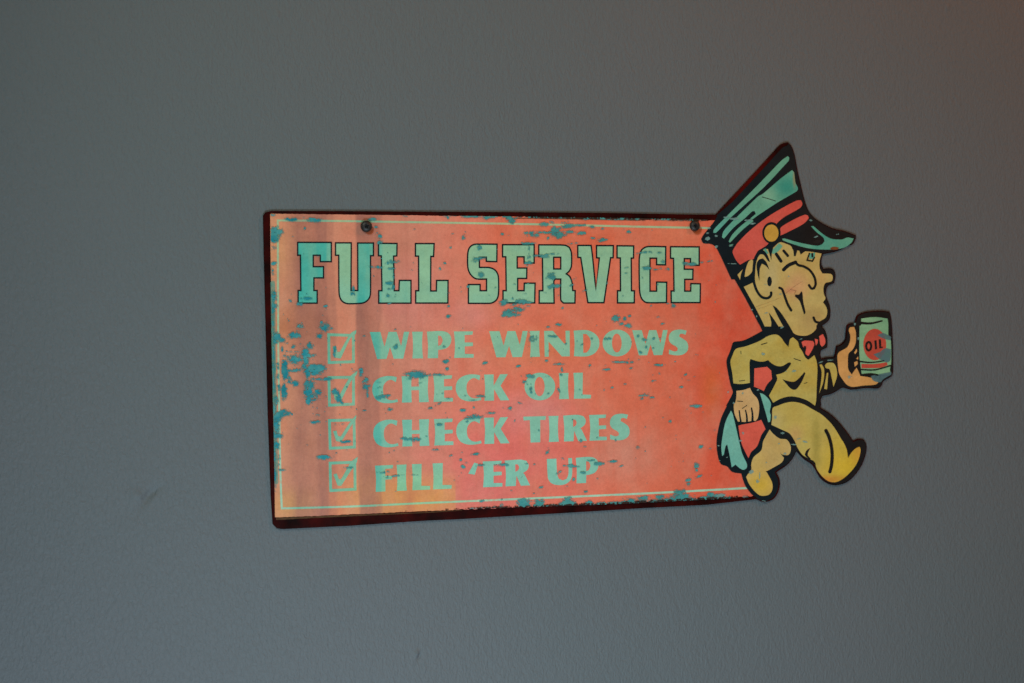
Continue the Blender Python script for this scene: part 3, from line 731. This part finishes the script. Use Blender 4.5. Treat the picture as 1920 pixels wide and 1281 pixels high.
add(A2, (780,165,45,18),(1040,185,48,42),(1040,230,22,16),(520,380,18,30),(940,340,16,16),(380,490,16,14,.8),(310,665,16,14),(262,720,12,22,.8),(350,165,14,22,.6),(690,490,24,30),
    (680,610,70,18),(650,640,40,20,.8),(708,790,26,38),(640,150,60,10,.7),(1290,355,60,20),(1240,330,60,14),(1430,325,110,12),(1560,350,70,38),(1530,300,60,40,.8),(1680,320,60,14),(1660,255,62,22),(1600,220,60,16,.8),(1440,390,14,22),(1400,240,50,24,.8),(1480,215,60,12,.6),
    (1815,340,40,12,.8),(1010,355,12,12,.6),(1220,445,70,12),(1275,440,25,16),(1235,520,14,50,.7),(1230,600,22,24,.7),(1230,660,44,16),(1210,690,20,12),(1370,585,70,14),(1420,572,30,16),(1510,560,60,10,.6),(1470,810,44,34,.9),(1500,780,20,20,.8),
    (1510,910,60,22),(1470,930,20,16,.8),(870,925,18,12,.7),(790,1015,20,10,.7),(1055,1050,12,20,.8),(960,1090,44,30),(1160,1080,60,26),(1220,1090,36,14),(1070,1115,36,16,.8),(1130,1160,55,24),(1010,1205,75,36),
    (1090,1240,20,12,.7),(1225,1130,30,8,.6),(1430,985,40,8,.6),(1210,995,40,7,.6),(1070,695,20,12,.6),(1055,575,16,8,.5),(570,915,16,16),(1600,1150,14,14,.8),(1735,830,24,12,.7),(1700,900,30,12,.7),(490,1090,18,14,.7),(355,1130,16,12),(355,1242,20,18),(1830,965,30,12,.8),(1720,445,60,8,.6),
    (1075,890,16,10,.6),(620,565,14,8,.5),(400,340,20,10,.5),(880,510,12,10,.6),(1790,245,60,12,.7))
add(A3, (120,165,50,22),(180,268,34,20),(285,285,30,16,.8),(60,335,50,14,.8),(180,385,24,12),(290,405,46,14),(265,425,16,14,.8),(575,320,28,18,.8),(520,295,10,10,.7),(1445,285,24,26),(1430,385,34,44,.9),(1440,350,20,20,.8),(1535,370,18,16,.8),
    (715,545,90,10,.8),(915,545,26,10),(1700,470,20,10,.7),(770,715,44,14),(550,710,24,10,.6),(870,732,34,8,.8),(930,720,20,16,.8),(995,728,26,20),(945,645,24,24,.6),(1240,670,60,16),(1200,655,40,12,.7),(1375,655,22,12,.8),(1460,638,34,12),(1720,668,60,12,.8),
    (545,770,20,10,.5),(725,825,10,14,.6),(95,960,30,10,.8),(340,875,10,18,.7),(1055,1125,34,26),(1010,1100,30,12,.8),(820,1125,14,10,.7),(440,1255,44,28),(580,1238,18,12),(530,1260,20,14,.7),(900,1250,18,8,.8),(1515,1085,14,12,.6),(285,575,22,8,.5),(830,548,14,8,.5),(1530,490,16,14,.7))
add(B1, (420,232,58,34),(480,130,45,24,.7),(750,145,46,40),(715,85,16,14,.8),(820,152,30,14,.6),(700,235,34,22),(220,245,44,48,.9),(275,280,40,22,.8),(205,300,30,24,.8),(600,335,34,32),(408,345,26,24,.7),(285,380,16,40,.6),
    (410,490,72,44),(470,500,60,18,.8),(535,430,34,52),(600,448,60,18,.8),(545,540,40,80),(560,640,34,100),(640,590,90,44),(700,590,62,36),(650,640,60,22,.8),(470,605,120,16,.8),(310,570,28,110),(320,680,30,60),(360,720,30,50,.9),(420,750,40,26),(310,830,26,90),(320,870,20,30),
    (590,770,60,50),(570,850,44,60),(670,850,40,30),(600,880,70,40,.7),(570,940,24,36),(640,930,80,14,.6),(700,705,110,12,.9),(790,700,40,14,.8),(240,560,20,30,.8),(240,680,20,40,.6),(250,800,24,60,.5),(220,940,30,50,.6),
    (270,1080,80,36),(350,1085,60,22,.9),(230,1110,44,44),(225,1200,36,70,.8),(640,1175,52,18),(675,1100,26,16,.7),(740,1055,16,14,.6),(1145,630,24,50,.8),(1080,620,30,12,.6),(1190,720,30,24),(1205,780,34,36),(1215,850,14,50,.7),(860,380,18,34,.8),(855,440,16,30,.7),
    (865,840,34,30),(900,905,26,50),(935,955,26,22),(1175,235,20,10,.5),(1530,350,34,36,.6),(1740,660,90,38),(1700,640,80,16,.8),(1780,690,44,18,.8),(1380,900,60,20),(1440,885,40,14,.8),(1340,800,44,8,.4),(1330,740,44,8,.4),(1465,1035,28,20),(1190,1045,30,8,.5),(420,405,60,10,.5),(1795,745,30,10,.5),(450,175,30,10,.6))
add(B2, (355,20,22,20),(1030,5,90,16),(310,350,24,22,.6),(325,512,28,22),(372,465,10,12,.7),(342,592,16,22),(30,665,60,26),(110,665,70,10,.9),(240,655,80,12),(752,528,26,16),(715,612,24,10,.6),(1120,562,24,14),(1280,265,44,34,.8),(1495,237,44,10,.9),(1560,270,14,10,.5),(1635,320,14,10,.6),(1455,400,16,16,.6),
    (1425,505,22,14,.8),(1560,540,70,10,.8),(1600,610,18,40,.8),(1555,108,34,18,.8),(1440,135,26,12,.8),(1240,672,42,18),(1180,735,28,24,.7),(1215,765,20,14,.6),(1255,820,18,60,.5),(1585,660,20,16,.7),(1560,820,14,40,.7),(1445,860,14,8,.7),(1790,820,14,14,.6),(160,1025,28,16),(250,970,26,14,.8),(515,1045,34,18,.9),
    (630,1015,20,12,.7),(620,1125,90,22),(630,1100,40,14,.9),(815,1075,44,12),(1025,1022,20,24),(1135,965,26,14,.8),(250,1200,36,14),(700,890,60,10,.7),(335,915,40,8,.6),(560,885,40,8,.5),(290,860,14,8,.6),(225,870,14,14,.4),(620,935,40,6,.6),(60,740,24,10,.4),(550,430,14,8,.6),(1240,200,20,14,.5),(1075,1160,14,16,.8),(560,1165,20,14,.7),(1445,675,20,8,.4),(1115,105,14,14,.5))
add(B3, (435,50,50,34),(490,95,34,22),(575,120,34,26),(585,15,20,12),(535,60,20,24,.7),(520,155,16,10,.7),(900,25,22,14,.8),(945,100,24,12,.8),(675,235,14,20,.8),(748,272,26,16),(848,262,14,14,.9),(765,355,12,22,.7),(842,368,16,10,.8),(705,412,18,14,.8),(345,265,50,16,.5),(340,240,30,8,.5),(165,262,18,12,.7),(600,298,10,10,.9),(200,385,30,10,.5),
    (485,517,80,9),(590,522,36,14),(920,552,56,12,.8),(335,600,36,14,.9),(600,582,24,14,.8),(150,552,20,12,.6),(320,550,16,10,.6),(915,640,18,24,.5),(840,722,40,14,.6),(1195,655,24,12,.8),(1148,790,20,16,.9),(745,880,48,14),(800,858,30,8,.8),(718,918,20,12,.8),(830,908,24,14,.7),(1315,998,54,16),(1262,1080,14,18,.7),(1028,1170,16,26,.9),
    (310,822,18,16,.8),(392,795,18,14,.7),(360,735,24,14,.5),(1300,215,30,14,.4),(1320,440,24,14,.5),(545,760,34,16,.4),(825,660,30,12,.5),(1225,715,26,10,.4),(1025,905,16,20,.4),(435,650,16,12,.5),(680,490,20,8,.6),(1515,1270,20,16,.8),(1245,1160,16,10,.6),(795,520,10,14,.6),(70,325,30,6,.6))
add(C1, (240,40,40,60,.8),(225,130,34,60,.7),(240,225,50,24),(225,330,34,60,.6),(240,440,30,60,.5),(265,590,50,14,.8),(240,540,26,30,.6),(750,452,78,20),(750,455,40,22),(985,283,88,14),(900,90,90,10,.6),(635,68,48,16),(1010,565,44,12,.8),(1700,255,100,20),(1400,612,70,12,.8),(1510,655,100,9,.9),(1440,680,30,8,.6),(1740,648,60,8,.6))
add(C2, (225,370,48,12,.9),(375,437,24,14,.8),(490,480,18,18,.8),(552,508,18,14,.7),(515,555,26,20),(640,418,50,14),(700,540,46,12,.9),(955,533,54,12),(1440,395,28,20),(1595,468,26,20,.8),(1680,548,80,10),(1690,540,30,16),(1565,620,30,20,.9),(1720,695,24,20,.9),(1820,618,24,14),(1360,780,30,18),(1640,770,34,18,.6),(1160,670,20,10,.6),
    (725,928,34,16,.9),(935,912,14,14,.8),(655,1015,70,18),(830,1000,50,16,.8),(940,980,20,26,.8),(1180,960,70,50),(1170,915,30,20,.8),(1350,945,50,40,.9),(1330,980,60,24,.8),(1440,985,60,18,.6),(1650,960,80,34),(1650,915,44,28),(1560,1000,200,10,.5),(1800,275,14,22,.9),(1040,815,14,14,.6),(1290,525,16,14,.6),(1845,825,16,12,.8),(500,400,12,16,.5),(1210,522,30,8,.6),(1340,160,10,14,.6),(110,225,24,10,.4),(890,535,50,8,.6))
add(C3, (250,522,44,18),(165,485,40,10,.8),(420,500,56,12),(497,545,24,10,.8),(80,620,20,12,.9),(675,345,22,20,.8),(1030,70,16,26,.8),(1315,540,26,34),(1318,590,16,20,.9),(1345,660,32,16),(1230,700,28,24),(1228,745,20,26,.8),(1370,332,26,20),(1465,355,16,12,.6),(1515,168,24,20,.7),(1480,650,16,12,.5),(1120,497,24,12,.4),(1175,497,20,12,.4),
    (115,825,22,14,.8),(60,275,14,20,.8),(440,270,16,10,.6),(150,940,40,22,.9),(140,965,36,20,.8),(240,955,30,14,.7),(560,925,80,24,.8),(740,900,80,28,.9),(920,885,90,24,.8),(1130,880,100,34),(1130,840,56,34),(1200,880,50,24),(1300,855,34,24,.6),(1465,855,34,26),(1565,868,50,20,.9),(840,920,140,16,.6),(100,335,50,8,.6),(240,685,16,16,.5),(890,690,30,10,.4))
# pale flecks and small losses on the figure
CF = []
for t, e in ((E3, [(430,318,45,7),(410,125,20,7),(250,130,16,12),(690,890,8,14),(640,820,10,14),(795,855,18,6),(950,650,14,6),(790,545,14,5),(1040,455,10,8)]),
             (D9, [(600,950,44,10),(650,985,24,14),(440,935,50,12),(360,915,40,10),(250,1120,14,14),(250,1245,14,16),(1280,950,16,10),(150,1150,26,26),(155,1090,14,12),(170,1035,18,14),(700,690,28,9),(1570,1105,20,12),(1340,1130,20,8)]),
             (G5, [(650,380,26,20),(1060,610,26,16),(575,865,16,12),(1420,490,26,8),(1150,185,30,10),(955,615,20,6),(255,1040,12,20),(375,905,10,20),(180,890,10,14),(900,30,26,12)]),
             (L6, [(810,335,26,16),(1085,437,30,12),(945,470,36,10),(840,580,18,14),(45,485,12,8),(150,625,10,8),(60,665,10,8),(440,800,26,30),(515,910,18,24),(620,690,10,10),(340,335,10,22),(300,430,24,16),(775,460,16,10),(730,150,18,30),(1000,405,36,6),(540,860,6,60),(70,1085,50,22),(600,1150,30,7)]),
             (N4, [(600,935,30,6),(590,950,16,16),(700,480,10,20),(660,310,12,20),(360,740,40,8),(240,770,18,6),(1070,400,16,30),(1000,360,30,10),(1075,960,30,16),(990,1000,26,16)])):
    kx = t((1,0))[0][0]-t((0,0))[0][0]
    for u, v, a, b in e:
        (x, y), = t((u, v)); CF.append((x, y, a*kx, b*kx, 0.9))

cell = 0.7; gx0, gy0, gx1, gy1 = 500, 396, 1640, 960
nw, nh = int((gx1-gx0)/cell), int((gy1-gy0)/cell)
def field(lst, seed, lo=0.55, wob=1.0):
    rr = random.Random(seed); f = np.zeros((nh, nw)); nz = vnoise(nh, nw, 9, seed, 4, 1.5); fine = vnoise(nh, nw, 3.0, seed+1, 2, 1.4)
    hs = (0.55*nz+0.45*fine-0.5)*2.6
    for cx, cy, a, b, st in lst:
        k_ = 0.8 if (max(a, b) < 7 and cx > 700) else 1.05
        a = max(a*1.05, 0.7); b = max(b*k_, 0.6); R = 1.9
        i0 = max(0, int((cy-b*R-gy0)/cell)); i1 = min(nh, int((cy+b*R-gy0)/cell)+2)
        j0 = max(0, int((cx-a*R-gx0)/cell)); j1 = min(nw, int((cx+a*R-gx0)/cell)+2)
        if i1 <= i0 or j1 <= j0: continue
        yy = gy0+(np.arange(i0, i1)[:, None]+.5)*cell; xx = gx0+(np.arange(j0, j1)[None, :]+.5)*cell
        an = rr.uniform(-0.45, 0.25) if max(a, b) < 6 else rr.uniform(-0.12, 0.06)
        ca, sa = math.cos(an), math.sin(an); u = (xx-cx)*ca+(yy-cy)*sa; w_ = -(xx-cx)*sa+(yy-cy)*ca
        g = st*1.1*np.exp(-0.75*((u/a)**2+(w_/b)**2))
        f[i0:i1, j0:j1] = np.maximum(f[i0:i1, j0:j1], g)
    return f + wob*hs*np.clip(f*1.6, 0, 1)
def inside_red():
    yy = gy0+(np.arange(nh)[:, None]+.5)*cell; xx = gx0+(np.arange(nw)[None, :]+.5)*cell
    topl = np.interp(xx, [508, 800, 1000, 1150, 1340], [401.5, 404.5, 406.5, 408.5, 411.5]) + 0*yy
    botl = np.interp(xx, [516, 860, 1150, 1412], [970, 955, 945.5, 932.5]) + 0*yy
    lf = np.interp(yy, [402, 600, 780, 970], [507.4, 510, 513, 516]) + 0*xx
    return (yy > topl) & (yy < botl) & (xx > lf)
red_ok = inside_red()
yy = gy0+(np.arange(nh)[:, None]+.5)*cell; xx = gx0+(np.arange(nw)[None, :]+.5)*cell
# random fine specks, thicker towards the middle and right
extra = []
for _ in range(320):
    x = random.uniform(700, 1390); y = random.uniform(412, 935)
    if random.random() < 0.45: x, y = random.gauss(575, 45), random.gauss(690, 90)
    extra.append((x, y, random.uniform(.7, 2.2), random.uniform(.5, 1.1), random.uniform(.45, .9)))
right_lim = np.interp(yy, [400, 450, 468, 524, 610, 645, 690, 760, 830, 870, 888, 935], [1330, 1316, 1342, 1375, 1422, 1376, 1364, 1362, 1345, 1350, 1385, 1404])
fv = field(CH+extra, 5); zone = red_ok & (xx < right_lim)
m = (fv > 0.70) & zone
# crumbling along the left, top and bottom margins
nz = vnoise(nh, nw, 16, 40, 4); nf = vnoise(nh, nw, 4, 41, 2); mixn = 0.6*nz+0.4*nf
lf = np.interp(yy, [402, 600, 780, 970], [507.4, 510, 513, 516])
edge_l = np.exp(-((xx-lf)/5.0)**2)*np.interp(yy, [400, 530, 560, 900, 940], [.2, .35, .75, .7, .1])
topl = np.interp(xx, [508, 800, 1000, 1150, 1340], [401, 404.2, 406.2, 409, 412])
edge_t = np.exp(-((yy-topl)/4.0)**2)*np.interp(xx, [780, 860, 1180, 1340], [.0, .75, .9, .5])
botl = np.interp(xx, [516, 860, 1150, 1412], [970.4, 955.6, 944, 930.5])
edge_b = np.exp(-((yy-botl)/5.0)**2)*np.interp(xx, [840, 900, 1100, 1300, 1400], [.0, .55, .7, .9, .4])
m |= ((edge_l+edge_t+edge_b)*(mixn*1.9-0.25) > 0.5) & red_ok & (xx < right_lim)
grid_mask_mesh('teal_paint_loss', m, gx0, gy0, cell, 8.6, CHIP)
thin = ((fv > 0.42) | ((edge_l*1.4+edge_t+edge_b)*(mixn*1.9-0.25) > 0.36)) & zone & ~m
grid_mask_mesh('thin_paint_wear', thin, gx0, gy0, cell, 8.6, THIN)
nd = 0.5*vnoise(nh, nw, 10, 60, 3)+0.5*vnoise(nh, nw, 3, 61, 2)
s = Sheet(); s.stroke([(519,973.2),(600,969.3),(700,965.2),(800,961),(866,957.0)], 4.0, 2.5, w1=0.7)
s.build('brown_margin', [BRNM], sign)
s = Sheet(); s.stroke([(950,409),(1080,410.5),(1200,413)], 2.4, 2.7, w1=2.4)
s.build('brown_margin', [BRNM], sign)
dk = ((np.exp(-((yy-topl)/4.2)**2)*np.interp(xx, [940, 1020, 1300, 1345], [.0, .9, .9, .6]) + np.exp(-((yy-botl)/3.6)**2)*np.interp(xx, [520, 850, 900, 1350, 1400], [.5, .6, .9, .9, .5]))*(nd*2.0-0.25) > 0.52) & red_ok & (xx < right_lim)
grid_mask_mesh('dark_edge_wear', dk, gx0, gy0, cell, 9.4, DARKCH)
fl = field(CF, 77, 0.5, 0.6) > 0.5
grid_mask_mesh('pale_fleck_wear', fl, gx0, gy0, cell, 10.2, CHIPL)

# ------------------------------------------------------------------ screws
def mat_screw():
    nt = NT('blackened_screw_steel')
    m = nt.noise(nt.mapping((1,1,1)), 500, 4, 0.6)
    nt.l(nt.mix(nt.mr(m, .35, .7), lin((22,21,20)), lin((48,46,43))), nt.b.inputs['Base Color'])
    nt.b.inputs['Roughness'].default_value = 0.5; nt.b.inputs['Metallic'].default_value = 0.25
    return nt.m
SCR = mat_screw()
rn = NT('recess_black'); rn.b.inputs['Base Color'].default_value = (0.006,0.006,0.007,1); rn.b.inputs['Roughness'].default_value = 0.9; RECESS = rn.m
import bmesh
def screw_head():
    """pan head turned about y, with a recessed cross cut in its front"""
    R = 0.0043; prof = [(R*0.96, 0.0), (R, -0.0005), (R*0.985, -0.0012), (R*0.88, -0.0020), (R*0.66, -0.0027), (R*0.42, -0.0030)]
    n = 40; v = []; f = []
    for r, y in prof:
        for k in range(n):
            a = 2*math.pi*k/n; v.append((r*math.cos(a), y, r*math.sin(a)))
    for i in range(len(prof)-1):
        for k in range(n):
            f.append((i*n+k, i*n+(k+1) % n, (i+1)*n+(k+1) % n, (i+1)*n+k))
    # flat centre disc with a cross-shaped opening sunk by 1.3 mm
    r = R*0.42; w = R*0.13; rot = 0.45
    ring = [(len(prof)-1)*n+k for k in range(n)]
    cross = [(w,w),(r*.93,w*.8),(r*.93,-w*.8),(w,-w),(w*.8,-r*.93),(-w*.8,-r*.93),(-w,-w),(-r*.93,-w*.8),(-r*.93,w*.8),(-w,w),(-w*.8,r*.93),(w*.8,r*.93)]
    cross = [(x*math.cos(rot)-z*math.sin(rot), x*math.sin(rot)+z*math.cos(rot)) for x, z in cross]
    b = len(v); v += [(x, -0.0030, z) for x, z in cross]; v += [(x*.6, -0.0014, z*.6) for x, z in cross]
    loops = [[Vector((v[i][0], v[i][2], 0)) for i in ring], [Vector((x, z, 0)) for x, z in cross]]
    idx = ring + list(range(b, b+12))
    for t in tessellate_polygon(loops): f.append(tuple(idx[i] for i in t))
    nf0 = len(f)
    for k in range(12): f.append((b+k, b+(k+1) % 12, b+12+(k+1) % 12, b+12+k))
    f.append(tuple(range(b+12, b+24)))
    me = bpy.data.meshes.new('head'); me.from_pydata(v, [], f); me.update()
    me.materials.append(SCR); me.materials.append(RECESS)
    for i, p in enumerate(me.polygons):
        p.material_index = 1 if i >= nf0 else 0; p.use_smooth = i < (len(prof)-1)*n
    bm = bmesh.new(); bm.from_mesh(me); bmesh.ops.recalc_face_normals(bm, faces=bm.faces); bm.to_mesh(me); bm.free()
    return me
def washer_shank():
    n = 24; v = []; f = []
    for r, y in ((0.0022, 0.0), (0.0022, FACE+0.012)):
        for k in range(n): a = 2*math.pi*k/n; v.append((r*math.cos(a), y, r*math.sin(a)))
    for k in range(n): f.append((k, (k+1) % n, n+(k+1) % n, n+k))
    me = bpy.data.meshes.new('shank'); me.from_pydata(v, [], f); me.update(); me.materials.append(SCR); return me
hm, sm_ = screw_head(), washer_shank()
for px, py, rot, lab in ((687.0, 424.5, 0.0, 'dark cross-head screw above the first L of FULL, left of the two'),
                         (1303.0, 423.5, 0.6, 'dark cross-head screw beside the cap of the cartoon attendant, right of the two')):
    x, z = plane(px, py, FACE+0.002)
    e = link(bpy.data.objects.new('screw', None)); e.location = (float(x), -(FACE+0.0011), float(z)); e.rotation_euler = (0.05, rot, -0.05)
    e['label'] = lab; e['category'] = 'screw'; e['group'] = 'screws holding the sign to the wall'
    for nm, me in (('head', hm), ('shank', sm_)):
        o = link(bpy.data.objects.new(nm, me)); o.parent = e
